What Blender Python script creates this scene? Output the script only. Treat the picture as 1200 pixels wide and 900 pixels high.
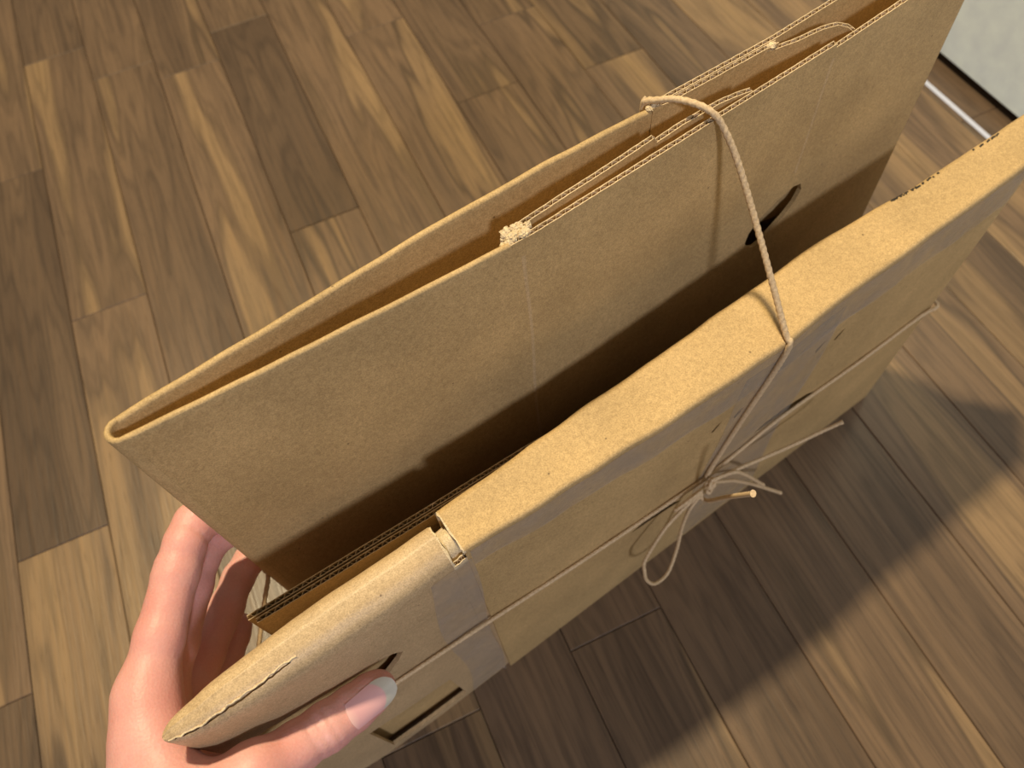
import bpy, bmesh, math, random
import numpy as np
from mathutils import Vector, Matrix, noise as mnoise

for o in list(bpy.data.objects): bpy.data.objects.remove(o)
scene = bpy.context.scene
C = scene.collection
random.seed(7)

# ------------------------------------------------------------------ camera
CAM_H = 0.584
RM = ((0.908750455, -0.388855131, 0.151539756),
      (-0.411573475, -0.774873247, 0.479769450),
      (-0.069136710, -0.498360450, -0.864208873))
cam = bpy.data.cameras.new('camera'); cam_o = bpy.data.objects.new('camera', cam); C.objects.link(cam_o)
cam.sensor_width = 36; cam.lens = 27; cam.clip_start = .01
cam_o.matrix_world = Matrix(((RM[0][0], -RM[0][1], -RM[0][2], 0), (RM[1][0], -RM[1][1], -RM[1][2], 0),
                             (RM[2][0], -RM[2][1], -RM[2][2], CAM_H), (0, 0, 0, 1)))
cam.dof.use_dof = True; cam.dof.focus_distance = .33; cam.dof.aperture_fstop = 11
scene.camera = cam_o

# bundle frame: s along the cartons, n towards the far side, z up (millimetres)
OX, OY = 2.0, 110.0
UX, UY = .9816, .1908
def W(s, n, z): return Vector(((OX + s*UX - n*UY)/1000, (OY + s*UY + n*UX)/1000, z/1000))
ROTZ = math.atan2(UY, UX)

# ------------------------------------------------------------------ world and light
wd = bpy.data.worlds.new('world'); scene.world = wd; wd.use_nodes = True
wd.node_tree.nodes['Background'].inputs[0].default_value = (1.0, .87, .66, 1)
wd.node_tree.nodes['Background'].inputs[1].default_value = .145

def aim(o, p, t):
    o.location = p; o.rotation_euler = (Vector(t) - Vector(p)).to_track_quat('-Z', 'Y').to_euler()
# warm ceiling lamp behind the bundle
L = bpy.data.lights.new('ceiling_lamp_far_side_offscreen', 'AREA'); L.shape = 'DISK'; L.size = .13; L.energy = 72; L.color = (1, .83, .52)
Lo = bpy.data.objects.new('ceiling_lamp_far_side_offscreen', L); C.objects.link(Lo)
aim(Lo, W(100 - 60, 10 + .424*2150, 262 + 2150), W(100, 10, 262))
# cooler ceiling lamp on the photographer's side (it throws the front carton's shadow on the back one)
S = bpy.data.lights.new('ceiling_lamp_near_side_offscreen', 'AREA'); S.shape = 'DISK'; S.size = .4; S.energy = 50; S.color = (.88, .90, 1.0)
So = bpy.data.objects.new('ceiling_lamp_near_side_offscreen', S); C.objects.link(So)
aim(So, W(-785, -2640, 2410), W(0, 40, 250))

vs = scene.view_settings
vs.view_transform = 'Standard'; vs.look = 'None'; vs.gamma = 1; vs.use_curve_mapping = False; vs.exposure = 0

# ------------------------------------------------------------------ helpers
def obj(name, mesh, mat=None, parent=None):
    if isinstance(mesh, bmesh.types.BMesh):
        me = bpy.data.meshes.new(name); mesh.to_mesh(me); mesh.free(); mesh = me
    o = bpy.data.objects.new(name, mesh); C.objects.link(o)
    if mat: 
        mesh.materials.clear(); mesh.materials.append(mat)
    if parent:
        o.parent = parent; o.matrix_parent_inverse = parent.matrix_basis.inverted()
    return o
def thing(name, label, cat, loc=(0, 0, 0), rz=0, group=None):
    o = bpy.data.objects.new(name, None); C.objects.link(o); o.empty_display_size = .03
    o.location = loc; o.rotation_euler = (0, 0, rz); o['label'] = label; o['category'] = cat
    if group: o['group'] = group
    return o
def smooth(me, ang=None):
    me = me.data if hasattr(me, 'data') else me
    for p in me.polygons: p.use_smooth = True
    if ang: me.set_sharp_from_angle(angle=math.radians(ang))
def interp(x, tab):
    if x <= tab[0][0]: return tab[0][1]
    for (a, b), (c, d) in zip(tab, tab[1:]):
        if x <= c:
            t = (x - a)/(c - a); t = t*t*(3 - 2*t)*.5 + t*.5
            return b + (d - b)*t
    return tab[-1][1]
def catmull(P, per):
    P = [Vector(p) for p in P]; out = []
    for i in range(len(P) - 1):
        p0 = P[max(i-1, 0)]; p1 = P[i]; p2 = P[i+1]; p3 = P[min(i+2, len(P)-1)]
        m = max(1, int((p2 - p1).length/per))
        for k in range(m):
            t = k/m
            out.append(.5*((2*p1) + (p2 - p0)*t + (2*p0 - 5*p1 + 4*p2 - p3)*t*t + (3*p1 - p0 - 3*p2 + p3)*t**3))
    out.append(P[-1]); return out
def add_box(bm, lo, hi):
    (a, b, c), (d, e, f) = lo, hi
    v = [bm.verts.new(p) for p in ((a,b,c),(d,b,c),(d,e,c),(a,e,c),(a,b,f),(d,b,f),(d,e,f),(a,e,f))]
    for q in ((3,2,1,0),(4,5,6,7),(0,1,5,4),(1,2,6,5),(2,3,7,6),(3,0,4,7)): bm.faces.new([v[i] for i in q])
def loft(bm, rings, closed=True, caps=True):
    """rings: list of equal-length lists of points; closed ring direction"""
    V = [[bm.verts.new(p) for p in r] for r in rings]; m = len(V[0])
    for a, b in zip(V, V[1:]):
        for i in range(m if closed else m - 1):
            j = (i + 1) % m
            bm.faces.new((a[i], a[j], b[j], b[i]))
    if caps and closed:
        bm.faces.new(list(reversed(V[0]))); bm.faces.new(V[-1])
    return V
def fixn(bm): bmesh.ops.recalc_face_normals(bm, faces=bm.faces)

# ------------------------------------------------------------------ materials
def mat(name):
    m = bpy.data.materials.new(name); m.use_nodes = True
    return m, m.node_tree.nodes, m.node_tree.links, m.node_tree.nodes['Principled BSDF']
def N(nodes, t, **kw):
    n = nodes.new(t)
    for k, v in kw.items(): setattr(n, k, v)
    return n
def noise_tex(nd, ln, vec, scale, detail=4, rough=.5, dim='3D'):
    t = N(nd, 'ShaderNodeTexNoise'); t.noise_dimensions = dim
    t.inputs['Scale'].default_value = scale; t.inputs['Detail'].default_value = detail; t.inputs['Roughness'].default_value = rough
    if vec: ln.new(vec, t.inputs['Vector'])
    return t.outputs['Fac']
def ramp(nd, ln, fac, stops):
    r = N(nd, 'ShaderNodeValToRGB')
    while len(r.color_ramp.elements) < len(stops): r.color_ramp.elements.new(.5)
    for e, (p, c) in zip(r.color_ramp.elements, stops): e.position = p; e.color = (*c, 1) if len(c) == 3 else c
    ln.new(fac, r.inputs[0]); return r.outputs[0]
def math_n(nd, ln, op, a, b=None, c=None):
    m = N(nd, 'ShaderNodeMath', operation=op)
    for i, x in enumerate((a, b, c)):
        if x is None: continue
        if isinstance(x, (int, float)): m.inputs[i].default_value = x
        else: ln.new(x, m.inputs[i])
    return m.outputs[0]
def mixc(nd, ln, fac, a, b, mode='MIX'):
    m = N(nd, 'ShaderNodeMix', data_type='RGBA', blend_type=mode)
    for i, x in ((0, fac), (6, a), (7, b)):
        if isinstance(x, (int, float)): m.inputs[i].default_value = x
        elif isinstance(x, tuple): m.inputs[i].default_value = (*x, 1)
        else: ln.new(x, m.inputs[i])
    return m.outputs[2]
def bump(nd, ln, b, h, dist, strength=1):
    n = N(nd, 'ShaderNodeBump'); n.inputs['Distance'].default_value = dist; n.inputs['Strength'].default_value = strength
    ln.new(h, n.inputs['Height']); ln.new(n.outputs[0], b.inputs['Normal'])

def make_cardboard(name, base, rough=.62, fleck=True, spec=.35):
    m, nd, ln, b = mat(name)
    tc = N(nd, 'ShaderNodeTexCoord').outputs['Object']
    big = noise_tex(nd, ln, tc, 22, 3)
    mid = noise_tex(nd, ln, tc, 420, 4, .7)
    fine = noise_tex(nd, ln, tc, 1500, 3, .7)
    c0 = tuple(x*.86 for x in base); c1 = tuple(min(1, x*1.1) for x in base)
    col = ramp(nd, ln, big, [(.3, c0), (.7, c1)])
    g = ramp(nd, ln, mid, [(.3, (.84, .82, .79)), (.65, (1.08, 1.08, 1.08))])
    col = mixc(nd, ln, 1, col, g, 'MULTIPLY')
    g2 = ramp(nd, ln, fine, [(.36, (.74, .72, .69)), (.6, (1.08, 1.08, 1.08))])
    col = mixc(nd, ln, 1, col, g2, 'MULTIPLY')
    if fleck:
        vt = N(nd, 'ShaderNodeTexVoronoi'); vt.inputs['Scale'].default_value = 95; ln.new(tc, vt.inputs['Vector'])
        f = math_n(nd, ln, 'LESS_THAN', vt.outputs['Distance'], .055)
        rnd = N(nd, 'ShaderNodeSeparateColor'); ln.new(vt.outputs['Color'], rnd.inputs[0])
        f = math_n(nd, ln, 'MULTIPLY', f, math_n(nd, ln, 'GREATER_THAN', rnd.outputs[0], .55))
        col = mixc(nd, ln, math_n(nd, ln, 'MULTIPLY', f, .65), col, (.10, .06, .03))
    ln.new(col, b.inputs['Base Color'])
    b.inputs['Roughness'].default_value = rough; b.inputs['Specular IOR Level'].default_value = spec
    h = math_n(nd, ln, 'ADD', mid, math_n(nd, ln, 'MULTIPLY', fine, .6))
    bump(nd, ln, b, h, .0003, .55)
    return m
KRAFT = (.555, .385, .185)
M_card = make_cardboard('kraft_cardboard', KRAFT)
M_card2 = make_cardboard('kraft_cardboard_worn', (.56, .405, .235), .45, True, .55)
M_liner = make_cardboard('cut_liner_edge', (.72, .56, .36), .8, False)
M_crease = make_cardboard('creased_kraft', (.60, .43, .24), .6, False)
M_torn = make_cardboard('torn_paper', (.74, .60, .40), .9, False)
M_flute = make_cardboard('fluting_paper', (.66, .50, .32), .8, False)

def make_plain(name, col, rough=.6, spec=.3):
    m, nd, ln, b = mat(name)
    tc = N(nd, 'ShaderNodeTexCoord').outputs['Object']
    f = noise_tex(nd, ln, tc, 60, 4)
    ln.new(ramp(nd, ln, f, [(.3, tuple(x*.92 for x in col)), (.7, tuple(min(1, x*1.05) for x in col))]), b.inputs['Base Color'])
    b.inputs['Roughness'].default_value = rough; b.inputs['Specular IOR Level'].default_value = spec
    return m
M_white = make_plain('white_enamel', (.76, .87, 1.0), .3)
M_black = make_plain('grey_plinth', (.20, .20, .21), .6)
M_ink = make_plain('black_ink', (.035, .028, .022), .7)
M_strip = make_plain('grey_metal_strip', (.55, .58, .72), .4)
M_sub = make_plain('floor_underlay', (.14, .09, .055), .9)
M_lamp = make_plain('lamp_white', (.8, .8, .78), .5)

def make_tape():
    m, nd, ln, b = mat('clear_tape')
    tc = N(nd, 'ShaderNodeTexCoord').outputs['Object']
    f = noise_tex(nd, ln, tc, 55, 3, .5)
    a = ramp(nd, ln, f, [(.3, (.09,)*3), (.7, (.23,)*3)])
    sep = N(nd, 'ShaderNodeSeparateColor'); ln.new(a, sep.inputs[0]); ln.new(sep.outputs[0], b.inputs['Alpha'])
    b.inputs['Base Color'].default_value = (.60, .54, .49, 1); b.inputs['Roughness'].default_value = .25
    b.inputs['Specular IOR Level'].default_value = .8
    bump(nd, ln, b, noise_tex(nd, ln, tc, 130, 3), .001, .5)
    return m
M_tape = make_tape()

def make_cord():
    m, nd, ln, b = mat('twisted_paper_cord')
    tc = N(nd, 'ShaderNodeTexCoord').outputs['Object']
    f = noise_tex(nd, ln, tc, 900, 3)
    ln.new(ramp(nd, ln, f, [(.3, (.50, .35, .20)), (.7, (.72, .54, .34))]), b.inputs['Base Color'])
    b.inputs['Roughness'].default_value = .75
    bump(nd, ln, b, f, .0002, .5)
    return m
M_cord = make_cord()

def make_wood():
    m, nd, ln, b = mat('walnut_floor')
    tc = N(nd, 'ShaderNodeTexCoord').outputs['Object']
    oi = N(nd, 'ShaderNodeObjectInfo')
    cx = N(nd, 'ShaderNodeCombineXYZ')
    ln.new(math_n(nd, ln, 'MULTIPLY', oi.outputs['Random'], 37.0), cx.inputs[0])
    ln.new(math_n(nd, ln, 'MULTIPLY', oi.outputs['Random'], 91.0), cx.inputs[1])
    add = N(nd, 'ShaderNodeVectorMath', operation='ADD'); ln.new(tc, add.inputs[0]); ln.new(cx.outputs[0], add.inputs[1])
    def stretched(sx, sy):
        mp = N(nd, 'ShaderNodeVectorMath', operation='MULTIPLY'); mp.inputs[1].default_value = (sx, sy, 1)
        ln.new(add.outputs[0], mp.inputs[0]); return mp.outputs[0]
    sc = N(nd, 'ShaderNodeSeparateColor'); ln.new(oi.outputs['Color'], sc.inputs[0])
    bright, tan = sc.outputs[0], sc.outputs[1]
    n1 = noise_tex(nd, ln, stretched(19, 1.7), 1, 2.6, .5)
    v = math_n(nd, ln, 'ADD', n1, math_n(nd, ln, 'SUBTRACT', tan, .5))
    col = ramp(nd, ln, v, [(.30, (.098, .063, .040)), (.44, (.138, .089, .055)), (.53, (.160, .103, .062)),
                           (.58, (.200, .130, .072)), (.72, (.250, .163, .084))])
    rings = math_n(nd, ln, 'SINE', math_n(nd, ln, 'MULTIPLY', n1, 95))
    rg = ramp(nd, ln, math_n(nd, ln, 'MULTIPLY_ADD', rings, .5, .5), [(.0, (.66, .66, .68)), (.45, (1, 1, 1)), (1, (1.06, 1.05, 1.04))])
    col = mixc(nd, ln, .55, col, rg, 'MULTIPLY')
    # dark contour where heart- and sapwood meet
    band = math_n(nd, ln, 'ABSOLUTE', math_n(nd, ln, 'SUBTRACT', v, .545))
    bd = ramp(nd, ln, band, [(0, (.52, .53, .56)), (.014, (.75, .75, .77)), (.03, (1, 1, 1))])
    col = mixc(nd, ln, .8, col, bd, 'MULTIPLY')
    fine = noise_tex(nd, ln, stretched(260, 7), 1, 4, .65)
    fg = ramp(nd, ln, fine, [(.28, (.66, .64, .62)), (.5, (.98, .98, .98)), (.75, (1.18, 1.16, 1.12))])
    col = mixc(nd, ln, 1, col, fg, 'MULTIPLY')
    pores = noise_tex(nd, ln, stretched(900, 45), 1, 2, .5)
    pg = ramp(nd, ln, pores, [(.27, (.6, .6, .6)), (.42, (1, 1, 1))])
    col = mixc(nd, ln, .7, col, pg, 'MULTIPLY')
    br = N(nd, 'ShaderNodeCombineColor')
    k = math_n(nd, ln, 'MULTIPLY', bright, 2)
    for i in range(3): ln.new(k, br.inputs[i])
    col = mixc(nd, ln, 1, col, br.outputs[0], 'MULTIPLY')
    ln.new(col, b.inputs['Base Color'])
    rr = ramp(nd, ln, fine, [(.3, (.40,)*3), (.7, (.30,)*3)])
    ln.new(rr, b.inputs['Roughness']); b.inputs['Specular IOR Level'].default_value = .55
    bump(nd, ln, b, math_n(nd, ln, 'ADD', fine, math_n(nd, ln, 'MULTIPLY', pores, .5)), .0006, .35)
    return m
M_wood = make_wood()

def make_skin():
    m, nd, ln, b = mat('skin')
    tc = N(nd, 'ShaderNodeTexCoord').outputs['Object']
    f = noise_tex(nd, ln, tc, 38, 3)
    col = ramp(nd, ln, f, [(.3, (.66, .30, .265)), (.7, (.74, .40, .36))])
    fine = noise_tex(nd, ln, tc, 900, 3)
    col = mixc(nd, ln, .5, col, ramp(nd, ln, fine, [(.3, (.9, .86, .85)), (.7, (1.04, 1.03, 1.03))]), 'MULTIPLY')
    ln.new(col, b.inputs['Base Color'])
    b.inputs['Roughness'].default_value = .48; b.inputs['Specular IOR Level'].default_value = .4
    b.inputs['Subsurface Weight'].default_value = .35; b.inputs['Subsurface Radius'].default_value = (1, .35, .2)
    b.inputs['Subsurface Scale'].default_value = .004
    vt = N(nd, 'ShaderNodeTexVoronoi'); vt.inputs['Scale'].default_value = 700; ln.new(tc, vt.inputs['Vector'])
    bump(nd, ln, b, math_n(nd, ln, 'ADD', vt.outputs['Distance'], math_n(nd, ln, 'MULTIPLY', fine, .6)), .0003, .3)
    return m
M_skin = make_skin()
def make_nail():
    m, nd, ln, b = mat('fingernail')
    uv = N(nd, 'ShaderNodeUVMap'); uv.uv_map = 'nail'
    sp = N(nd, 'ShaderNodeSeparateXYZ'); ln.new(uv.outputs[0], sp.inputs[0])
    x = math_n(nd, ln, 'SUBTRACT', sp.outputs[0], .5)
    e = math_n(nd, ln, 'ADD', sp.outputs[1], math_n(nd, ln, 'MULTIPLY', math_n(nd, ln, 'MULTIPLY', x, x), .55))
    col = ramp(nd, ln, e, [(.0, (.80, .50, .47)), (.16, (.74, .40, .42)), (.70, (.78, .44, .45)), (.745, (.58, .54, .47)), (.95, (.62, .58, .51))])
    ln.new(col, b.inputs['Base Color'])
    b.inputs['Roughness'].default_value = .22; b.inputs['Coat Weight'].default_value = .4
    return m
M_nail = make_nail()

# ------------------------------------------------------------------ floor
bm = bmesh.new(); add_box(bm, (-1.2, -1.0, -.03), (1.5, 2.0, -.009))
floor = obj('floor', bm, M_sub); floor['kind'] = 'structure'
PW = .075; X0 = .0477
known = {-1: [.955, .588], -5: [.8125, .3525], -4: [.58, 1.01], -3: [.9375], -2: [.8985, .092], 2: [.6835], 3: [.799],
         4: [.665], -6: [.243, .70], 0: [.100, 1.02], 1: [.86, -.33], 5: [.48, -.25], 6: [.75, .33], 7: [.55], 8: [.40]}
# (strip, index of plank counted from the near end) -> (brightness, tan)
tint = {}
def plank_mesh(length):
    w = PW/2 - .00025; l = length/2 - .0002; c = .0007; d = .0006
    bm = bmesh.new()
    r0 = [(-w, -l, -.009), (w, -l, -.009), (w, l, -.009), (-w, l, -.009)]
    r1 = [(x, y, -d) for x, y, _ in r0]
    r2 = [(math.copysign(w - c, x), math.copysign(l - c, y), 0) for x, y, _ in r0]
    loft(bm, [r0, r1, r2]); fixn(bm)
    me = bpy.data.meshes.new('plank'); bm.to_mesh(me); bm.free(); return me
cache = {}
rp = random.Random(11)
TN = {(-1, 0): (.56, .47), (-1, 1): (.47, .30), (-1, 2): (.5, .5), (-2, 0): (.45, .45), (-2, 1): (.56, .56), (-2, 2): (.5, .46), (-3, 0): (.56, .60), (-3, 1): (.5, .44),
      (-4, 0): (.56, .50), (-4, 1): (.50, .50), (-4, 2): (.46, .42), (-5, 0): (.54, .54), (-5, 1): (.44, .33), (-5, 2): (.5, .5), (-6, 0): (.44, .40), (-6, 1): (.56, .55),
      (0, 0): (.5, .48), (0, 1): (.54, .49), (0, 2): (.5, .45), (1, 1): (.56, .50), (2, 0): (.53, .48), (2, 1): (.47, .42), (3, 0): (.5, .46), (4, 0): (.56, .58)}
for st in range(-14, 18):
    J = sorted(known.get(st, []))
    y0, y1 = -.95, 1.95
    if not J: J = [rp.uniform(-.2, .9)]
    while J[0] > y0 + .45: J.insert(0, J[0] - (rp.uniform(.95, 1.1) if st >= 1 else rp.uniform(.62, .8)))
    while J[-1] < y1 - .45: J.append(J[-1] + rp.uniform(.36, .5))
    Y = [y0] + [j for j in J if y0 + .1 < j < y1 - .1] + [y1]
    vis = 0
    for a, b_ in zip(Y, Y[1:]):
        L_ = round(b_ - a, 4)
        if L_ not in cache: cache[L_] = plank_mesh(L_); cache[L_].materials.append(M_wood)
        o = bpy.data.objects.new('plank', cache[L_]); C.objects.link(o)
        o.parent = floor; o.location = (X0 + (st + .5)*PW, (a + b_)/2, 0)
        t = None
        if b_ > -.05:
            t = TN.get((st, vis)); vis += 1
        if t is None: t = (rp.uniform(.43, .58), rp.uniform(.42, .58))
        o.color = (t[0], t[1], .5, 1)
bm = bmesh.new(); add_box(bm, (.6538, -.9, -.004), (.6592, 1.9, .0006))
t1 = obj('trim_1', bm, M_strip); t1['kind'] = 'structure'

# ------------------------------------------------------------------ white cabinet beyond the cartons
cab = thing('white_cabinet', 'white smooth-fronted cabinet standing over a dark gap at the floor', 'cabinet', (.95, .45, 0))
bm = bmesh.new(); add_box(bm, (.688, -.35, .009), (1.2, 1.25, .80)); fixn(bm)
bmesh.ops.bevel(bm, geom=bm.edges[:], offset=.003, segments=2, affect='EDGES')
obj('body', bm, M_white, cab)
bm = bmesh.new(); add_box(bm, (.705, -.33, 0), (1.19, 1.23, .009)); fixn(bm)
obj('plinth', bm, M_black, cab)

# ------------------------------------------------------------------ corrugated sheets
T = 2.5      # board thickness
def resample(P, step):
    """P: (s, n, ztop) polyline"""
    P = [Vector(p) for p in P]; out = []
    for a, b_ in zip(P, P[1:]):
        m = max(1, int(math.hypot(b_.x - a.x, b_.y - a.y)/step))
        for k in range(m): out.append(a.lerp(b_, k/m))
    out.append(P[-1]); return out
def normals(P):
    out = []
    for i in range(len(P)):
        a = P[max(i-1, 0)]; b_ = P[min(i+1, len(P)-1)]
        d = Vector((b_.x - a.x, b_.y - a.y)); d.normalize(); out.append(Vector((-d.y, d.x)))
    return out
def sheet_solid(bm, P, z0, t=T, lower=0, rounded=True):
    Nn = normals(P); rings = []
    h = t/2
    for p, n in zip(P, Nn):
        zt = p.z - lower
        prof = [(-h, z0), (-h, z0 + (zt - z0)*.33), (-h, z0 + (zt - z0)*.66), (-h, zt - h)] if rounded else [(-h, z0), (-h, z0 + (zt - z0)*.33), (-h, z0 + (zt - z0)*.66), (-h, zt)]
        if rounded: prof += [(h*math.cos(a), zt - h + h*math.sin(a)) for a in (math.radians(150), math.radians(110), math.radians(70), math.radians(30))] + [(h, zt - h)]
        else: prof += [(h, zt)]
        prof += [(h, z0 + (zt - z0)*.66), (h, z0 + (zt - z0)*.33), (h, z0)]
        rings.append([W(p.x + n.x*o, p.y + n.y*o, z) for o, z in prof])
    loft(bm, rings)
def strip(bm, P, off, t, zlo, wob=0, rng=None):
    """thin liner strip, zlo below the top"""
    Nn = normals(P); rings = []
    for p, n in zip(P, Nn):
        zz = p.z + (rng.uniform(-wob, wob) if rng else 0)
        rings.append([W(p.x + n.x*o, p.y + n.y*o, z) for o, z in ((off - t/2, p.z - zlo), (off + t/2, p.z - zlo), (off + t/2, zz), (off - t/2, zz))])
    loft(bm, rings)
def fluted_top(P, depth, t=T, pitch=4.6, seed=0):
    """two liner rims and the wave between them: returns (rim bmesh, wave bmesh)"""
    rng = random.Random(seed)
    rim = bmesh.new(); lt = .36
    Q = resample(P, 2.5)
    strip(rim, Q, -t/2 + lt/2, lt, depth, .12, rng); strip(rim, Q, t/2 - lt/2, lt, depth, .12, rng)
    fixn(rim)
    wv = bmesh.new(); Q = resample(P, pitch/8); Nn = normals(Q); A = t/2 - lt; acc = 0; rings = []
    for i, (p, n) in enumerate(zip(Q, Nn)):
        if i: acc += math.hypot(Q[i].x - Q[i-1].x, Q[i].y - Q[i-1].y)
        o = A*max(-1, min(1, 1.25*math.sin(2*math.pi*acc/pitch))); zt = p.z - .05
        rings.append([W(p.x + n.x*(o + d), p.y + n.y*(o + d), z) for d, z in ((-.11, p.z - depth), (.11, p.z - depth), (.11, zt), (-.11, zt))])
    loft(wv, rings); fixn(wv)
    return rim, wv
def rim_obj(bm, parent, card=None):
    o = obj('cut_edge', bm, card or M_card, parent); o.data.materials.append(M_liner)
    for p in o.data.polygons:
        if p.normal.z > .5: p.material_index = 1
    return o
def bm_join(a, b_):
    me = bpy.data.meshes.new('tmp'); b_.to_mesh(me); b_.free(); a.from_mesh(me); bpy.data.meshes.remove(me)
def cut(me, cutters):
    """subtract closed bmeshes from a mesh"""
    o = bpy.data.objects.new('tmp', me); C.objects.link(o)
    for cb in cutters:
        cm = bpy.data.meshes.new('tmpc'); cb.to_mesh(cm); cb.free()
        co = bpy.data.objects.new('tmpc', cm); C.objects.link(co)
        md = o.modifiers.new('b', 'BOOLEAN'); md.operation = 'DIFFERENCE'; md.object = co; md.solver = 'EXACT'
    dg = bpy.context.evaluated_depsgraph_get(); dg.update()
    res = bpy.data.meshes.new_from_object(o.evaluated_get(dg))
    for md in list(o.modifiers):
        bpy.data.objects.remove(md.object)
    bpy.data.objects.remove(o)
    return res
def prism(outline, n0, n1, dz=0):
    """outline (s, z) extruded through n"""
    bm = bmesh.new()
    loft(bm, [[W(s, n0, z) for s, z in outline], [W(s, n1, z + dz) for s, z in outline]]); fixn(bm); return bm
def slab_mesh(bm): 
    fixn(bm); me = bpy.data.meshes.new('m'); bm.to_mesh(me); bm.free(); return me

# ---- the taller carton at the back
back = thing('flattened_carton', 'taller flattened cardboard carton with open corrugated top and a hand hole, standing behind the other', 'cardboard box', W(140, 76, 0), ROTZ)
ZB = 350
FL = 14
fr_s = [(-79, 78.5, ZB), (-29, 73.5, ZB), (23, 69, ZB), (78, 64.8, ZB)]
fr_f = [(78, 64.8, ZB), (90, 64.2, ZB), (170, 66, ZB), (258, 68, ZB), (262.5, 68.1, ZB), (262.6, 68.1, ZB - 2.2), (306, 69.5, ZB - 1), (369, 71, ZB)]
# front panel: smooth folded rim on the left, cut corrugated rim on the right
bm = bmesh.new(); sheet_solid(bm, resample(fr_s + fr_f[1:], 9), 0, lower=FL, rounded=False)
hole = [(239, 233), (236.5, 236), (237.5, 242), (244, 248.5), (256, 253.5), (266, 255.5), (272, 254), (274.5, 249), (272, 243), (266, 237.5), (258, 233), (251, 229), (246, 228), (242.5, 230)]
hole = [((s - 255)*1.06 + 255, (z - 242)*1.3 + 244) for s, z in hole]
me = cut(slab_mesh(bm), [prism(hole, 50, 74, -6)])
bm = bmesh.new(); bm.from_mesh(me)
b2 = bmesh.new(); P = resample(fr_s, 6); 
Nn = normals(P); rings = []
for p, n in zip(P, Nn):
    h = T/2 + .25; zt = p.z + mnoise.noise(Vector((p.x*.05, 0, 3)))*.8
    prof = [(-T/2, p.z - FL), (-h, zt - 4)] + [(h*math.cos(math.radians(a)), zt - h + h*math.sin(math.radians(a))) for a in (165, 135, 105, 75, 45, 15)] + [(h, zt - 4), (T/2, p.z - FL)]
    rings.append([W(p.x + n.x*o, p.y + n.y*o, z) for o, z in prof])
loft(b2, rings); fixn(b2); bm_join(bm, b2)
rim, wave = fluted_top(fr_f, FL, seed=1)
fp_o = obj('front_panel', bm, M_card, back); smooth(fp_o, 40)
rim_obj(rim, fp_o); obj('fluting', wave, M_flute, fp_o)
# rear panel
re_s = [(-79, 87.5, ZB), (-23, 88.5, ZB + .5), (56, 91, ZB + 1), (120, 91, ZB), (164, 90, ZB - 1), (173, 90, ZB - 2.5)]
re_f = [(173, 90, ZB - 1.5), (176, 90, ZB), (243, 88.6, ZB), (284, 90, ZB), (369, 91, ZB)]
bm = bmesh.new(); sheet_solid(bm, resample(re_s + re_f[1:], 9), 0, lower=FL, rounded=False)
P = resample(re_s, 6); Nn = normals(P); rings = []
for p, n in zip(P, Nn):
    h = T/2 + .5; zt = p.z + mnoise.noise(Vector((p.x*.04, 5, 3)))*1.2
    prof = [(-T/2, p.z - FL), (-h, zt - 3.4)] + [(h*math.cos(math.radians(a)), zt - h + h*math.sin(math.radians(a))) for a in (165, 135, 105, 75, 45, 15)] + [(h, zt - 3.4), (T/2, p.z - FL)]
    rings.append([W(p.x + n.x*o, p.y + n.y*o, z) for o, z in prof])
loft(bm, rings); fixn(bm)
rim, wave = fluted_top(re_f, FL, seed=2)
rp_o = obj('rear_panel', bm, M_card, back); smooth(rp_o, 40)
rim_obj(rim, rp_o); obj('fluting', wave, M_flute, rp_o)
# folded ends joining the two panels
bm = bmesh.new()
arc = [(-79, 78.5, ZB)] + [(-79.5 - 4.6*math.cos(a)*1.0, 83 - 4.5*math.sin(a), ZB) for a in [math.radians(x) for x in (70, 45, 20, 0, -20, -45, -70)]] + [(-79, 87.5, ZB)]
sheet_solid(bm, [Vector(p) for p in arc], 0); fixn(bm)
o = obj('side_fold', bm, M_card, back); smooth(o, 50)
bm = bmesh.new()
arc = [(369, 71, ZB)] + [(369 + 4*math.sin(a), 81 - 10*math.cos(a), ZB) for a in [math.radians(x) for x in (20, 45, 70, 90, 110, 135, 160)]] + [(369, 91, ZB)]
sheet_solid(bm, [Vector(p) for p in arc], 0); fixn(bm)
o = obj('side_fold', bm, M_card, back); smooth(o, 50)
# bottom closing strip
# loose flap between the panels, corrugated edge showing
def flap(name, parent, P, z0, seed, card=M_card):
    bm = bmesh.new(); sheet_solid(bm, resample(P, 5), z0, lower=FL, rounded=False); fixn(bm)
    rim, wave = fluted_top(P, FL, seed=seed)
    o = obj(name, bm, card, parent); smooth(o, 40)
    rim_obj(rim, o); obj('fluting', wave, M_flute, o); return o
flap('inner_flap', back, [(86, 70.5, ZB), (110, 71.5, ZB + .5), (130, 72.6, ZB), (160, 74.4, ZB), (161, 73.4, ZB - 2), (175, 73.6, ZB - 1), (196, 72.6, ZB), (205, 71.2, ZB), (212, 69.6, ZB)], 150, 3)
flap('inner_flap', back, [(172, 89.2, ZB - .5), (181, 87.4, ZB - .5), (205, 86.9, ZB - .5), (244, 85.9, ZB - .5)], 120, 4)
flap('tuck_tab', back, [(236, 86.2, ZB - 2), (242, 84.4, ZB - 2), (252, 81.4, ZB - 1), (266, 79.5, ZB - .5), (274, 77.5, ZB - 1), (278.5, 74.5, ZB - 2.5), (280, 71.5, ZB - 4)], 220, 5)
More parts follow.
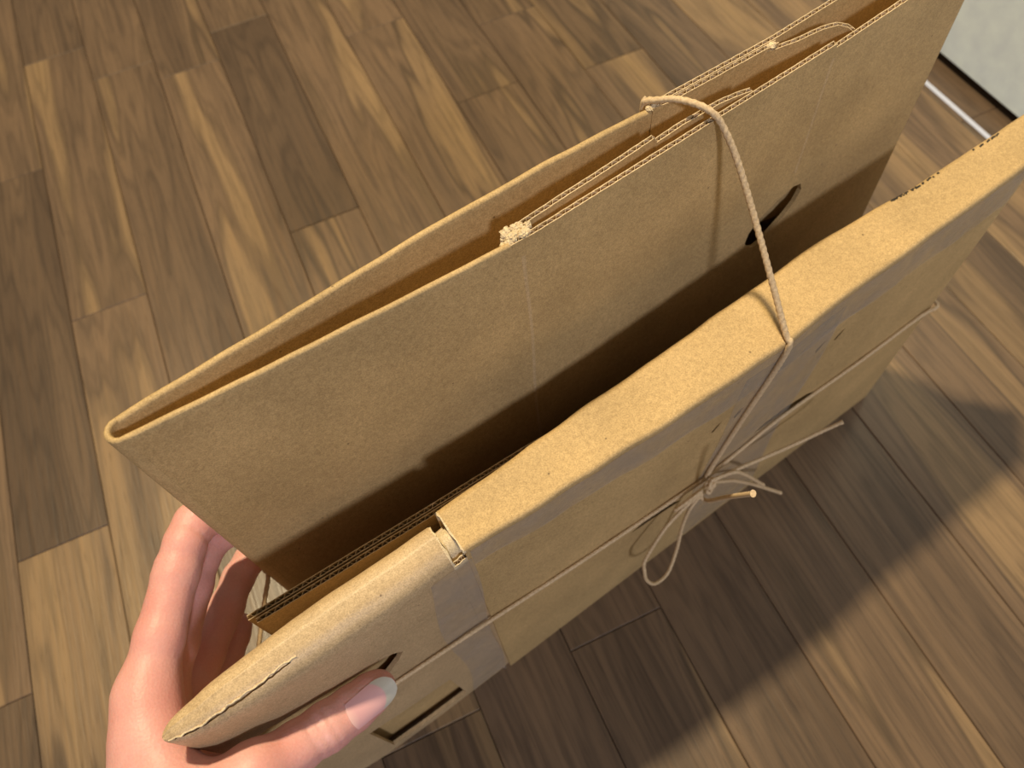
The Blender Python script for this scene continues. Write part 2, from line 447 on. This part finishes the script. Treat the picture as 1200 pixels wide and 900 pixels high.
# torn paper lump where the flap was ripped off
def torn_lump(name, cs, parent, seed, rad):
    rng = random.Random(seed); bm = bmesh.new()
    for (s, n, z) in cs:
        r = rad*rng.uniform(.7, 1.2)
        ret = bmesh.ops.create_icosphere(bm, subdivisions=3, radius=r/1000)
        for v in ret['verts']:
            d = v.co.copy(); v.co = W(s, n, z) + Vector((d.x, d.y, d.z*.75))*(1 + .5*mnoise.noise(d*700 + Vector((s, n, z))) + .45*mnoise.noise(d*2200 + Vector((s, n, z))))
    return obj(name, bm, M_torn, parent)
torn_lump('torn_paper', [(79 + i*2.1, 65.5 + (i % 3)*1.3, ZB - 1 + (i % 2)) for i in range(6)] + [(79 + i*1.8, 69.5 + (i % 2), ZB - 1.5 + (i % 2)) for i in range(5)] + [(78, 67.5, ZB - 3)], back, 3, 2.1)
torn_lump('torn_paper', [(171 + i*1.4, 90 - (i % 2)*.8, ZB - 1.5) for i in range(4)], back, 4, 1.5)
torn_lump('torn_paper', [(239 + i*1.2, 86 - (i % 2)*.7, ZB - 1) for i in range(3)], back, 5, 1.3)
# raised crease lines on the front panel
def ridge(name, parent, pts, w, h, m):
    """low bead along (s, z) points on surface n(s)"""
    bm = bmesh.new(); rings = []
    for i, (s, n, z) in enumerate(pts):
        rings.append([W(s - w/2, n + .25, z), W(s - w/4, n - h, z), W(s + w/4, n - h, z), W(s + w/2, n + .25, z)])
    loft(bm, rings); fixn(bm); o = obj(name, bm, m, parent); smooth(o, 60); return o
ridge('crease', back, [(84 + .6*math.sin(z*.05), 64.5 - T/2, z) for z in range(40, 345, 12)], 2.6, .12, M_crease)
ridge('crease', back, [(263.5 + .5*math.sin(z*.05) - (348 - z)*.01, 68.1 - T/2 + .02*(0), z) for z in range(270, 346, 8)], 2.6, .12, M_crease)

# ---- the lower carton in front, held by the hand
front = thing('flattened_carton', 'lower flattened cardboard carton with folded-over top edge and clear tape, held by the hand', 'cardboard box', W(115, 12, 0), ROTZ)
ZT = 262
def profile(nf, nb, zt, rf, rb, nf0, nb0, crown=.8, d=0.0):
    nf, nb, zt, nf0, nb0 = nf + d, nb - d, zt - d, nf0 + d, nb0 - d
    rf = max(.3, rf - d); rb = max(.3, rb - d)
    pts = []
    for k in range(7):
        t = k/6; z = (zt - rf)*t
        pts.append((nf0 + (nf - nf0)*t**1.5, z))
    for k in range(1, 7):
        a = math.pi - k*(math.pi/2)/6; pts.append((nf + rf + rf*math.cos(a), zt - rf + rf*math.sin(a)))
    for k in range(1, 4):
        t = k/4; pts.append((nf + rf + (nb - rb - nf - rf)*t, zt + crown*math.sin(math.pi*t)))
    for k in range(0, 6):
        a = math.pi/2 - k*(math.pi/2)/5; pts.append((nb - rb + rb*math.cos(a), zt - rb + rb*math.sin(a)))
    for k in range(1, 7):
        t = k/6; z = (zt - rb)*(1 - t); pts.append((nb + (nb0 - nb)*t**.7, z))
    return pts
def shear(s, z, n=0): return max(0, (s - 250)/119)*(13 + max(0, n)*1.15)*(z/ZT)
def section(stations, par, wall=2.6):
    bm = bmesh.new(); rings = []
    for s in stations:
        q = par(s); w = min(wall, .34*(q['nb'] - q['nf']))
        wz = mnoise.noise(Vector((s*.045, 1.3, 0)))*.9 + mnoise.noise(Vector((s*.15, 4.3, 0)))*.35
        wn = mnoise.noise(Vector((s*.05, 7.7, 0)))*.6
        out = [(n + wn*(z/ZT), z + wz*(z/ZT)) for n, z in profile(**q)]
        inn = [(n + wn*(z/ZT), z + wz*(z/ZT)) for n, z in profile(**q, d=w)]
        inn[0] = (inn[0][0], 0); inn[-1] = (inn[-1][0], 0); out[0] = (out[0][0], 0); out[-1] = (out[-1][0], 0)
        rings.append([W(s + shear(s, z, n), n, max(0, z)) for n, z in out + inn[::-1]])
    loft(bm, rings); fixn(bm); return slab_mesh(bm)
NFL = [(-138, 10.3), (-137, 8.8), (-134, 7.0), (-128, 5.0), (-118, 3.2), (-100, 1.8), (-60, 1.0), (-5, 1.2)]
NBL = [(-138, 12.6), (-137, 14.3), (-134, 15.8), (-126, 18), (-110, 20.3), (-95, 21.4), (-72, 23), (-5, 22.4)]
NFR = [(2, 1.5), (40, -1), (120, -4.5), (187, -6.2), (215, -4.2), (270, -3.6), (369, -3)]
NBR = [(2, 25.5), (100, 27.5), (185, 28.8), (246, 30.2), (270, 28.4), (297, 25.4), (369, 24)]
def par_left(s):
    nf, nb = interp(s, NFL), interp(s, NBL); w = nb - nf
    return dict(nf=nf, nb=nb, zt=interp(s, [(-138, 257.5), (-132, 260.5), (-115, 262), (-40, 262), (-5, 261)]), rf=min(12, w*.56), rb=min(6.5, w*.34), nf0=min(nf, 1 + max(0, nf - 1)), nb0=nb + 1, crown=.3)
def par_right(s):
    nf, nb = interp(s, NFR), interp(s, NBR)
    return dict(nf=nf, nb=nb, zt=interp(s, [(2, 261.5), (60, 262.3), (369, 262)]), rf=2.6, rb=4.2, nf0=-1, nb0=nb + 1, crown=-.7)
stl = [-138, -137.4, -136.4, -135, -132.5, -129, -125] + list(range(-121, -5, 4)) + [-5]
lens = [(-126, 202), (-122, 209), (-112, 214), (-96, 212), (-75, 207.5), (-58, 203.5), (-50, 199.5), (-45.5, 193), (-50, 184), (-58, 175), (-72, 168), (-95, 166), (-113, 172), (-122, 186)]
notch = [(-93, 12), (-93, 86), (-37, 76), (-34, 10)]
def crack_cutter():
    rng = random.Random(8); bm = bmesh.new(); rings = []
    for i in range(30):
        s = -134 + i*1.8; q = profile(**par_left(s)); k = 8.6 + i*.035; a = q[int(k)]; b_ = q[int(k) + 1]; f = k - int(k)
        n = a[0] + (b_[0] - a[0])*f; z = a[1] + (b_[1] - a[1])*f
        z += mnoise.noise(Vector((s*.045, 1.3, 0)))*.9 + mnoise.noise(Vector((s*.15, 4.3, 0)))*.35
        n += mnoise.noise(Vector((s*.05, 7.7, 0)))*.6; j = rng.uniform(-.3, .3); w_ = .12 + .42*math.sin(math.pi*(i + .5)/30)**.5
        rings.append([W(s, n - w_ + j + .9, z - 1.5), W(s, n - w_ + j - .8, z + 1.6), W(s, n + w_ + j - .8, z + 1.8), W(s, n + w_ + j + .9, z - 1.3)])
    loft(bm, rings); fixn(bm); return bm
me = cut(section(stl, par_left), [prism(lens, -12, 9.5), prism(notch, -12, 7), crack_cutter()])
ls = obj('left_section', me, M_card2, front); smooth(ls, 35)
slits = [[(104, 115), (118, 113), (136, 109), (147, 106), (140, 114), (128, 118.5), (114, 120.5)], [(200, 137), (222, 134.5), (246, 130.5), (262, 127), (250, 135), (228, 141), (210, 141.5)], [(296, 124), (308, 121.5), (322, 119), (312, 125), (302, 126.5)]]
slits = [[(a, b_ + 10) for a, b_ in q] for q in slits]
mark = [(-2.8, -.9), (-1, .9), (1.2, 1.7), (2.8, 1.9), (1.2, -.2), (-1, -1.7)]
punched = [[(a*1.15 + s_, b_*2.3 + z_ + 8) for a, b_ in mark] for s_, z_ in ((153.6, 206), (170.4, 203.5), (231.4, 211), (247.8, 208.5))]
me = cut(section([2] + list(range(6, 366, 6)) + [369], par_right), [prism(q, -14, 4, -14) for q in slits + punched])
rs = obj('right_section', me, M_card, front); smooth(rs, 35)
# bridge between the two sections below the tear
P = [(-5, 2.6, 252.5), (-2, 2.7, 252), (0, 2.9, 253), (2, 2.9, 252.4)]
bm = bmesh.new(); sheet_solid(bm, resample(P, 3), 0, lower=5, rounded=False); fixn(bm)
br = obj('front_bridge', bm, M_card2, front)
rim, wave = fluted_top(P, 6, pitch=2.4, seed=9); obj('cut_edge', rim, M_torn, br); obj('fluting', wave, M_flute, br)
bm = bmesh.new(); sheet_solid(bm, resample([(-5, 21.2, 246), (2, 22, 246)], 3), 0); fixn(bm); obj('rear_bridge', bm, M_card2, front)
# rolled inner layer seen through the tear
bm = bmesh.new(); rings = []
for s in range(-16, 15, 3):
    r = []
    for a in range(200, -31, -15):
        ar = math.radians(a); r.append((12.5 + 7.3*math.cos(ar), 248 + 9.5*math.sin(ar) + .6*math.sin(a*.2)))
    r2 = [(12.5 + (n - 12.5)*.8, 248 + (z - 248)*.82) for n, z in r][::-1]
    rings.append([W(s, n, z) for n, z in r + r2])
loft(bm, rings); fixn(bm); o = obj('inner_fold', bm, M_torn, front); smooth(o, 40)
# liner lips of the cut ends at the tear
def lip(s0, s1, par, name):
    q0 = profile(**par(s0)); q = [(n, z) for n, z in q0[6:25]]
    qi = profile(**par(s0), d=1.0)[6:25]
    bm = bmesh.new(); r0 = [W(s0 + .35*math.sin(i*2.1), n, z + .15) for i, (n, z) in enumerate(q)] ; r1 = [W(s1, n, z + .25) for n, z in q]
    ri0 = [W(s0 + .35*math.sin(i*2.1), n, z) for i, (n, z) in enumerate(qi)][::-1]; ri1 = [W(s1, n, z) for n, z in qi][::-1]
    loft(bm, [r0 + ri0, r1 + ri1]); fixn(bm); o = obj(name, bm, M_torn, front); smooth(o, 40)
lip(1.2, 2.4, lambda s: par_right(2), 'torn_edge')
lip(-4.3, -5.4, lambda s: par_left(-5), 'torn_edge')
# inner board visible through the hand hole and the notch
bm = bmesh.new(); sheet_solid(bm, resample([(-124, 11.5, 225), (-60, 9.5, 235), (-10, 9, 240)], 8), 2); fixn(bm)
obj('inner_board', bm, M_card, front)
# jagged paper crack along the left rim
rng = random.Random(5)
bm = bmesh.new(); rings = []
for i in range(34):
    s = -136.5 + i*1.75; q = profile(**par_left(s)); 
    k = 9 + i*.035; a = q[int(k)]; b_ = q[int(k) + 1]; f = k - int(k); n = a[0] + (b_[0] - a[0])*f; z = a[1] + (b_[1] - a[1])*f
    wz = mnoise.noise(Vector((s*.045, 1.3, 0)))*.9 + mnoise.noise(Vector((s*.15, 4.3, 0)))*.35
    n += mnoise.noise(Vector((s*.05, 7.7, 0)))*.6; z += wz
    j = rng.uniform(-.5, .5); h = rng.uniform(.2, .6)*math.sin(math.pi*min(1, (i + 3)/36)) + .1
    rings.append([W(s, n - .45 + j, z - .6), W(s, n - .5 + j, z + h*.6), W(s, n - .05 + j, z + h), W(s, n + .5 + j, z - .2)])
loft(bm, rings); fixn(bm); obj('torn_edge', bm, M_torn, front)
# two further layers behind the folded top
flap('rear_flap', front, [(-90, 38.5, 240), (-46, 35.5, 241), (3, 33.5, 240), (60, 33.5, 234), (150, 33, 215)], 0, 6)
flap('rear_flap', front, [(-93, 42.5, 239), (-46, 39.5, 240), (3, 37.2, 239), (60, 37.2, 233), (150, 36.5, 214)], 0, 7)

# clear tape on the front face
def front_n(s, z, lift=.25):
    q = par_left(s) if s < -2 else par_right(s)
    zt = q['zt'] - q['rf']; t = max(0, min(1, z/zt))
    wn = mnoise.noise(Vector((s*.05, 7.7, 0)))*.6
    return q['nf0'] + (q['nf'] - q['nf0'])*t**1.5 + wn*t - lift
def tape(s0, s1, z0, z1, e0=None, e1=None, nu=14, nv=30, lift=.3, wr=.25, seed=0):
    bm = bmesh.new(); g = {}
    for j in range(nv + 1):
        z = z0(0) if callable(z0) else z0; 
        v = j/nv
        for i in range(nu + 1):
            uu = i/nu
            a = s0 + (e0(v) if e0 else 0); b_ = s1 + (e1(v) if e1 else 0); s = a + (b_ - a)*uu
            za = z0(s) if callable(z0) else z0; zb = z1(s) if callable(z1) else z1; z = za + (zb - za)*v
            n = front_n(s, z, lift) - wr*abs(mnoise.noise(Vector((s*.09 + seed, z*.07, 1))))
            for k, dn in ((0, 0), (1, .12)): g[i, j, k] = bm.verts.new(W(s + shear(s, z), n + dn, z))
    for j in range(nv):
        for i in range(nu):
            bm.faces.new([g[i, j, 0], g[i+1, j, 0], g[i+1, j+1, 0], g[i, j+1, 0]])
            bm.faces.new([g[i, j, 1], g[i, j+1, 1], g[i+1, j+1, 1], g[i+1, j, 1]])
    for j in range(nv):
        bm.faces.new([g[0, j, 0], g[0, j+1, 0], g[0, j+1, 1], g[0, j, 1]]); bm.faces.new([g[nu, j, 0], g[nu, j, 1], g[nu, j+1, 1], g[nu, j+1, 0]])
    for i in range(nu):
        bm.faces.new([g[i, 0, 0], g[i, 0, 1], g[i+1, 0, 1], g[i+1, 0, 0]]); bm.faces.new([g[i, nv, 0], g[i+1, nv, 0], g[i+1, nv, 1], g[i, nv, 1]])
    fixn(bm); o = obj('clear_tape', bm, M_tape, front); smooth(o, 50); return o
tape(-20, 3, 4, 250, lambda v: 3*math.sin(v*7) - 9*(1 - v), lambda v: 1.5*math.sin(v*9) - 5*(1 - v))
tape(4, 366, lambda s: 240 - 14*min(1, s/160) + 1.2*math.sin(s*.11), lambda s: 258.5, nu=90, nv=8, lift=.35)
tape(152, 238, 6, 248, lambda v: 14*v*v + 6*(1 - v) + 2*math.sin(v*11), lambda v: -8*(1 - v) + 3*math.sin(v*9 + 1), nu=30, lift=.3, seed=4)
# cut-off print running over the far rim
def stroke(bm, p0, p1, w):
    a, b_ = Vector(p0), Vector(p1); d = (b_ - a); L_ = d.length or 1; px = Vector((-d.y, d.x))/L_*w/2
    out = []
    for q in (a - px, b_ - px, b_ + px, a + px):
        s, t = q; out.append((s, t))
    def on(s, t, up):
        q = profile(**par_right(s)); wz = mnoise.noise(Vector((s*.045, 1.3, 0)))*.9 + mnoise.noise(Vector((s*.15, 4.3, 0)))*.35; wn = mnoise.noise(Vector((s*.05, 7.7, 0)))*.6
        qq = q[15:22][::-1]; k = max(0, min(5.99, 3.2 + t*.9)); i = int(k); f = k - i
        n = qq[i][0] + (qq[i+1][0] - qq[i][0])*f; z = qq[i][1] + (qq[i+1][1] - qq[i][1])*f
        return W(s + shear(s, z, n), n + wn + up*.7, z + wz + up)
    r0 = [on(s, t, .0) for s, t in out]; r1 = [on(s, t, .22) for s, t in out]
    loft(bm, [r0, r1])
bm = bmesh.new()
glyph = [(0, 0, 2.2, .4), (1.4, .9, 1.6, -.9), (3.0, .9, 2.6, -1), (3.4, 0, 4.6, -.9), (5.6, .9, 5.2, -.8), (7.2, 1, 6.4, -1), (6.6, -.8, 8.6, .9), (8.0, -.2, 10, -.3),
         (11.5, .9, 13.2, -.6), (11.6, .1, 12.0, -.6), (13.4, .7, 16.4, .6), (14.6, .9, 14.2, -.8), (17.6, .9, 18.6, -.4), (20.4, .5, 23.0, -.3), (23.6, .8, 24.2, .6), (26.4, .3, 27.6, .3)]
for a, b_, c, d in glyph: stroke(bm, (283 + a*1.0, b_), (283 + c*1.0, d), 1.1)
fixn(bm); obj('printed_text', bm, M_ink, rs); bm = bmesh.new()
glyph2 = [(0, .2, 1.2, .1), (4.6, .9, 6.6, .5), (6.2, .4, 7.4, .8), (9.6, .9, 11.6, .4), (12.6, .9, 14.4, .3), (13.2, .3, 15.6, .6), (16.0, .9, 18.2, .1)]
for a, b_, c, d in glyph2: stroke(bm, (331 + a*.9, b_), (331 + c*.9, d), 1.1)
fixn(bm); obj('printed_text', bm, M_ink, rs)

# ------------------------------------------------------------------ string
string = thing('paper_string', 'thin tan twisted paper string tied around both cartons with a small bow', 'string', W(163, -8, 0), ROTZ)
def cord(name, pts, r=1.25, per=1.1, parent=None, closed=False, tw=.9, flare=0):
    P = catmull(pts, per); rings = []; acc = 0; up = None
    for i, p in enumerate(P):
        a = P[max(i-1, 0)]; b_ = P[min(i+1, len(P)-1)]; t = (b_ - a).normalized()
        if up is None: up = t.orthogonal().normalized()
        up = (up - t*up.dot(t)).normalized(); side = t.cross(up)
        if i: acc += (P[i] - P[i-1]).length
        ring = []; rr = r*(1 + flare*max(0, 1 - (len(P) - 1 - i)/4))
        for k in range(12):
            th = 2*math.pi*k/12
            rad = rr*(1 + .11*math.cos(2*(th - tw*acc)))
            v = p + (up*math.cos(th) + side*math.sin(th))*rad
            ring.append(W(v.x, v.y, v.z))
        rings.append(ring)
    bm = bmesh.new(); loft(bm, rings, caps=not closed)
    if closed: bmesh.ops.remove_doubles(bm, verts=bm.verts, dist=1e-7)
    fixn(bm); o = obj(name, bm, M_cord, parent or string); smooth(o, 60); return o
def fn(s, z, d=1.5): return front_n(s, z, d)
# loop over the tops
cord('upright_loop', [(161, fn(161, 130)-1, 132), (166, fn(166, 150), 150), (175, fn(175, 195), 195), (183, fn(183, 235), 235), (186, fn(186, 257), 257), (187, -6.6, 263.2), (187, -3, 266), (189, 16, 289), (190.5, 36, 314), (190, 52, 336), (188, 61, 348), (185.5, 66, 353.8), (182, 73, 356), (178, 82, 355), (174, 89, 352), (172.5, 93.5, 349), (172, 94.4, 340), (171, 94.4, 250), (170, 94.4, 100), (170, 94.4, 2)], 1.55)
# level loop around both cartons
cord('level_loop', [(161, fn(161, 128) - 1, 128), (120, fn(120, 133), 131), (60, fn(60, 140), 138), (0, fn(0, 148), 147), (-60, fn(-60, 156), 156), (-110, fn(-110, 160, 2), 161), (-130, 2, 162), (-139.5, 9.5, 163), (-139, 14, 163.5), (-115, 44, 172), (-94, 70, 180), (-85.5, 81, 182), (-85.5, 87, 182), (-79, 91, 182), (-20, 91.8, 178), (100, 94.2, 165), (250, 92.4, 150), (368, 94.2, 130), (375, 90, 129), (376.2, 81, 128), (375, 72, 128), (391, 34, 128), (392.5, 29, 128), (391, 24, 128), (380, 2, 127), (377.5, -3.4, 127), (374, -5, 127), (360, fn(360, 126), 126), (300, fn(300, 126), 126), (230, fn(230, 134), 133), (190, fn(190, 131), 131), (161, fn(161, 128) - 1, 128)], 1.25, 1.2)
# knot
kc = Vector((159, -9.3, 131))
for q in range(3):
    pts = []
    for k in range(9):
        a = 2*math.pi*k/8
        if q == 0: v = Vector((3.4*math.cos(a), -1.2 + 1.4*math.sin(2*a), 3.8*math.sin(a)))
        elif q == 1: v = Vector((2.0*math.cos(a) - 1.2, -1.6 + 2.0*math.sin(a), 4.2*math.sin(a) - 2 + 1.2*math.cos(a)))
        else: v = Vector((4.2*math.cos(a) + .6, -1.4 + 1.8*math.cos(a + 1), 2.0*math.sin(a) + 1.2))
        pts.append(kc + v)
    cord('knot', pts, 1.25, .8, closed=True)
cord('bow_loop', [(158, -10.5, 131), (153, -11, 131), (146, -11.5, 130), (137, -11.8, 128), (121, -13.4, 120), (105, -17, 99), (101, -21, 94), (101, -25, 82), (107, -28, 70), (119, -27, 67), (130, -21, 80), (137, -15, 102), (142, -13, 122), (150, -12, 129), (158, -10.5, 131)], 1.15, 1)
cord('small_loop', [(158, -10, 131), (150, -11, 134), (141, -11.5, 135), (134, -11, 133), (131, -10, 130), (136, -9.6, 129), (146, -9.8, 131), (158, -10, 131)], 1.1, 1)
cord('loose_end', [(159, -10, 136), (182, -14, 133), (215, -20, 128), (239, -25, 129), (252, -30, 137)], 1.2, 1.1, flare=.25)
cord('loose_end', [(159, -10, 134), (172, -12, 121), (182, -13.5, 110), (201, -19, 86), (224, -29, 57)], 1.2, 1.1, flare=.2)
cord('loose_end', [(163, -10, 133), (174, -14, 136), (182, -16.5, 127), (190, -19, 114), (204, -23, 89)], 1.2, 1.1, flare=.2)
cord('loose_end', [(156, -10.5, 131), (151, -11.5, 127), (152, -17, 128), (143, -31, 176), (136, -46, 222)], 1.3, 1.1, flare=.35)

# ------------------------------------------------------------------ hand
def build_hand():
    vox = 1.15
    lo = np.array([-214., -140., 128.]); hi = np.array([-46., 116., 262.])
    n = np.ceil((hi - lo)/vox).astype(int) + 1
    X, Y, Z = np.meshgrid(*[np.arange(m, dtype=np.float32)*vox + l for m, l in zip(n, lo)], indexing='ij')
    def cone(a, ra, b, rb):
        a = np.array(a, np.float32); b = np.array(b, np.float32); ba = b - a; l2 = float(ba @ ba)
        px, py, pz = X - a[0], Y - a[1], Z - a[2]
        t = np.clip((px*ba[0] + py*ba[1] + pz*ba[2])/l2, 0, 1)
        return np.sqrt((px - t*ba[0])**2 + (py - t*ba[1])**2 + (pz - t*ba[2])**2) - (ra + (rb - ra)*t)
    def smin(a, b, k):
        h = np.clip(.5 + .5*(b - a)/k, 0, 1)
        return b + (a - b)*h - k*h*(1 - h)
    def chain(pts, k=3.5):
        d = None
        for (p, r), (q, s) in zip(pts, pts[1:]):
            c = cone(p, r, q, s); d = c if d is None else smin(d, c, k)
        return d
    F = HAND['fingers']
    palm = None
    for a, ra, b, rb in HAND['palm']:
        c = cone(a, ra, b, rb); palm = c if palm is None else smin(palm, c, 10)
    d = palm.copy()
    for pts, k in F:
        d = np.minimum(d, smin(palm, chain(pts), k))
    # creases: (centre, axis, normal side, spacing list, depth)
    for c, ax, side, rad, depth in HAND['creases']:
        c = np.array(c); ax = np.array(ax)/np.linalg.norm(ax); side = np.array(side)/np.linalg.norm(side)
        px, py, pz = X - c[0], Y - c[1], Z - c[2]
        t = px*ax[0] + py*ax[1] + pz*ax[2]; sd = px*side[0] + py*side[1] + pz*side[2]
        lat = np.sqrt(np.maximum(px*px + py*py + pz*pz - t*t, 0))
        d += (depth*np.exp(-((t - .02*(sd - 10)**2*0)/.9)**2)*np.clip(sd/6, 0, 1)*(lat < rad)).astype(np.float32)
    # ---- surface nets
    ins = d < 0
    s = [slice(0, -1), slice(1, None)]
    cnt = np.zeros(np.array(d.shape) - 1, np.int8)
    for i in (0, 1):
        for j in (0, 1):
            for k in (0, 1): cnt += ins[s[i], s[j], s[k]]
    act = (cnt > 0) & (cnt < 8)
    idx = -np.ones(act.shape, np.int64); ijk = np.argwhere(act); idx[act] = np.arange(len(ijk))
    acc = np.zeros((len(ijk), 3)); num = np.zeros(len(ijk))
    cor = np.array([(i, j, k) for i in (0, 1) for j in (0, 1) for k in (0, 1)])
    val = np.stack([d[ijk[:, 0] + c[0], ijk[:, 1] + c[1], ijk[:, 2] + c[2]] for c in cor], 1)
    for a in range(8):
        for b in range(a + 1, 8):
            if np.abs(cor[a] - cor[b]).sum() != 1: continue
            va, vb = val[:, a], val[:, b]; m = (va < 0) != (vb < 0)
            t = np.where(m, va/np.where(m, va - vb, 1), 0)
            acc += np.where(m[:, None], cor[a] + (cor[b] - cor[a])*t[:, None], 0); num += m
    V = (ijk + acc/num[:, None])*vox + lo
    faces = []
    for ax in range(3):
        sl0 = [slice(None)]*3; sl1 = [slice(None)]*3; sl0[ax] = slice(0, -1); sl1[ax] = slice(1, None)
        cr = ins[tuple(sl0)] != ins[tuple(sl1)]
        e = np.argwhere(cr); u, v = (ax + 1) % 3, (ax + 2) % 3
        ok = (e[:, u] > 0) & (e[:, v] > 0) & (e[:, u] < act.shape[u]) & (e[:, v] < act.shape[v]) & (e[:, ax] < act.shape[ax])
        e = e[ok]; du = np.zeros(3, int); dv = np.zeros(3, int); du[u] = 1; dv[v] = 1
        q = np.stack([idx[tuple((e - du - dv).T)], idx[tuple((e - dv).T)], idx[tuple(e.T)], idx[tuple((e - du).T)]], 1)
        flip = ~ins[tuple(e.T)]; q[flip] = q[flip][:, ::-1]
        faces.append(q[(q >= 0).all(1)])
    Fq = np.concatenate(faces)
    # light smoothing
    E_ = np.concatenate([Fq[:, [0, 1]], Fq[:, [1, 2]], Fq[:, [2, 3]], Fq[:, [3, 0]]])
    for it in range(2):
        a2 = np.zeros_like(V); c2 = np.zeros(len(V)); np.add.at(a2, E_[:, 0], V[E_[:, 1]]); np.add.at(c2, E_[:, 0], 1)
        V = V + .4*(a2/np.maximum(c2, 1)[:, None] - V)
    Wd = [W(*p) for p in V]
    me = bpy.data.meshes.new('hand'); me.from_pydata([tuple(p) for p in Wd], [], Fq.tolist()); me.update()
    return me
TH_ax = (31, 2.5, -8.5)
HAND = dict(
    palm=[((-147, 43, 229), 13, (-176, -30, 220), 17), ((-151, 46, 210), 12.5, (-170, -34, 207), 17), ((-150, 45, 189), 12, (-161, -34, 195), 15),
          ((-146, 42, 169), 11, (-158, -34, 184), 14), ((-157, 26, 221), 15, (-175, -22, 214), 19), ((-150, 30, 230), 11.5, (-150, -6, 230), 12), ((-166, -30, 206), 25, (-184, -110, 219), 27),
          ((-153, -24, 228), 14, (-122, -13.5, 224), 12), ((-149, -2, 230), 11, (-133, -13, 226), 11)],
    fingers=[([((-147, 43, 229), 13), ((-131, 62, 233), 10.8), ((-112, 84, 236), 10.4), ((-102, 94, 238), 9.6), ((-94.5, 101, 237), 9.6), ((-84, 102, 231), 8.8), ((-71, 101, 225), 8)], 8),
             ([((-151, 46, 210), 12.5), ((-132, 64, 211), 9.6), ((-114, 85, 213), 9.4), ((-103.5, 96, 214), 8.8), ((-95, 102, 213), 8.8), ((-84, 102, 210), 8.4), ((-68, 101, 206), 7.6)], 8),
             ([((-150, 45, 187), 12), ((-132, 64, 179), 9.4), ((-113, 83, 174), 9), ((-101, 95, 172), 8.4), ((-91, 102, 170), 8.2), ((-82, 102, 168), 8), ((-68, 101, 164), 7.5)], 8),
             ([((-146, 42, 169), 11), ((-136, 58, 160), 8.8), ((-127, 68, 155), 7.9), ((-120, 75, 153), 7.4), ((-115.5, 79.5, 152), 6.6)], 8),
             ([((-153, -24, 228), 14), ((-121, -13.5, 224), 12), ((-104, -12.5, 216), 10.8), ((-90, -12, 211), 11.0), ((-77, -11, 207), 10.2), ((-67, -9.6, 204), 9.2), ((-62.5, -9, 202.5), 7.8)], 8)],
    creases=[((-94 + dx, -12, 211 - dx*.36), TH_ax, (0, -.6, .8), 15, .55) for dx in (-4.5, 0, 4.5)] +
            [((-112 + dx, 84, 236), (10, 11, 1), (-.7, .6, .5), 13, .45) for dx in (-2, 1.5)] +
            [((-98, 97, 238), (10, 6, -2), (.6, -.8, .2), 13, .8)])
hand = thing('hand', "left hand of a person gripping the cartons' ends, thumb in front and fingers behind", 'hand', W(-150, 0, 150), ROTZ)
hm = build_hand()
ho = obj('skin', hm, M_skin, hand); smooth(ho)
# thumbnail
bm = bmesh.new()
ax = Vector((31, 3.5, -9.5)).normalized(); up = Vector((0, -.50, .86)); up = (up - ax*up.dot(ax)).normalized(); side = ax.cross(up)
base = Vector((-79.5, -11.3, 207.6)); uvl = []; g = {}
nu, nv = 14, 18
for j in range(nv + 1):
    v = j/nv
    for i in range(nu + 1):
        x = (i/nu - .5)*2
        hw = 7.6*(1 - .10*(1 - v)**2) * (1 if v < .62 else math.sqrt(max(.03, 1 - ((v - .62)/.40)**2*.93)))
        r = 11.35 - 1.75*v; th = x*hw/r*.98
        l = v*23.8 - 1.5 + (.6*(1 - abs(x)**2) if v > .5 else -1.6*(1 - x*x)*(1 - v*2))
        p = base + ax*l + (up*math.cos(th) + side*math.sin(th))*(r + .25) - up*(.35*max(0, v - .6)*4)
        g[i, j] = bm.verts.new(W(p.x, p.y, p.z)); uvl.append(((x + 1)/2, v))
bm.verts.index_update()
for j in range(nv):
    for i in range(nu): bm.faces.new((g[i, j], g[i+1, j], g[i+1, j+1], g[i, j+1]))
uv = bm.loops.layers.uv.new('nail')
for f in bm.faces:
    for lp in f.loops: lp[uv].uv = uvl[lp.vert.index]
fixn(bm)
bmesh.ops.solidify(bm, geom=bm.faces[:], thickness=.0006)
no = obj('thumbnail', bm, M_nail, hand); smooth(no, 60); no['label'] = 'glossy pink thumbnail with a pale tip'
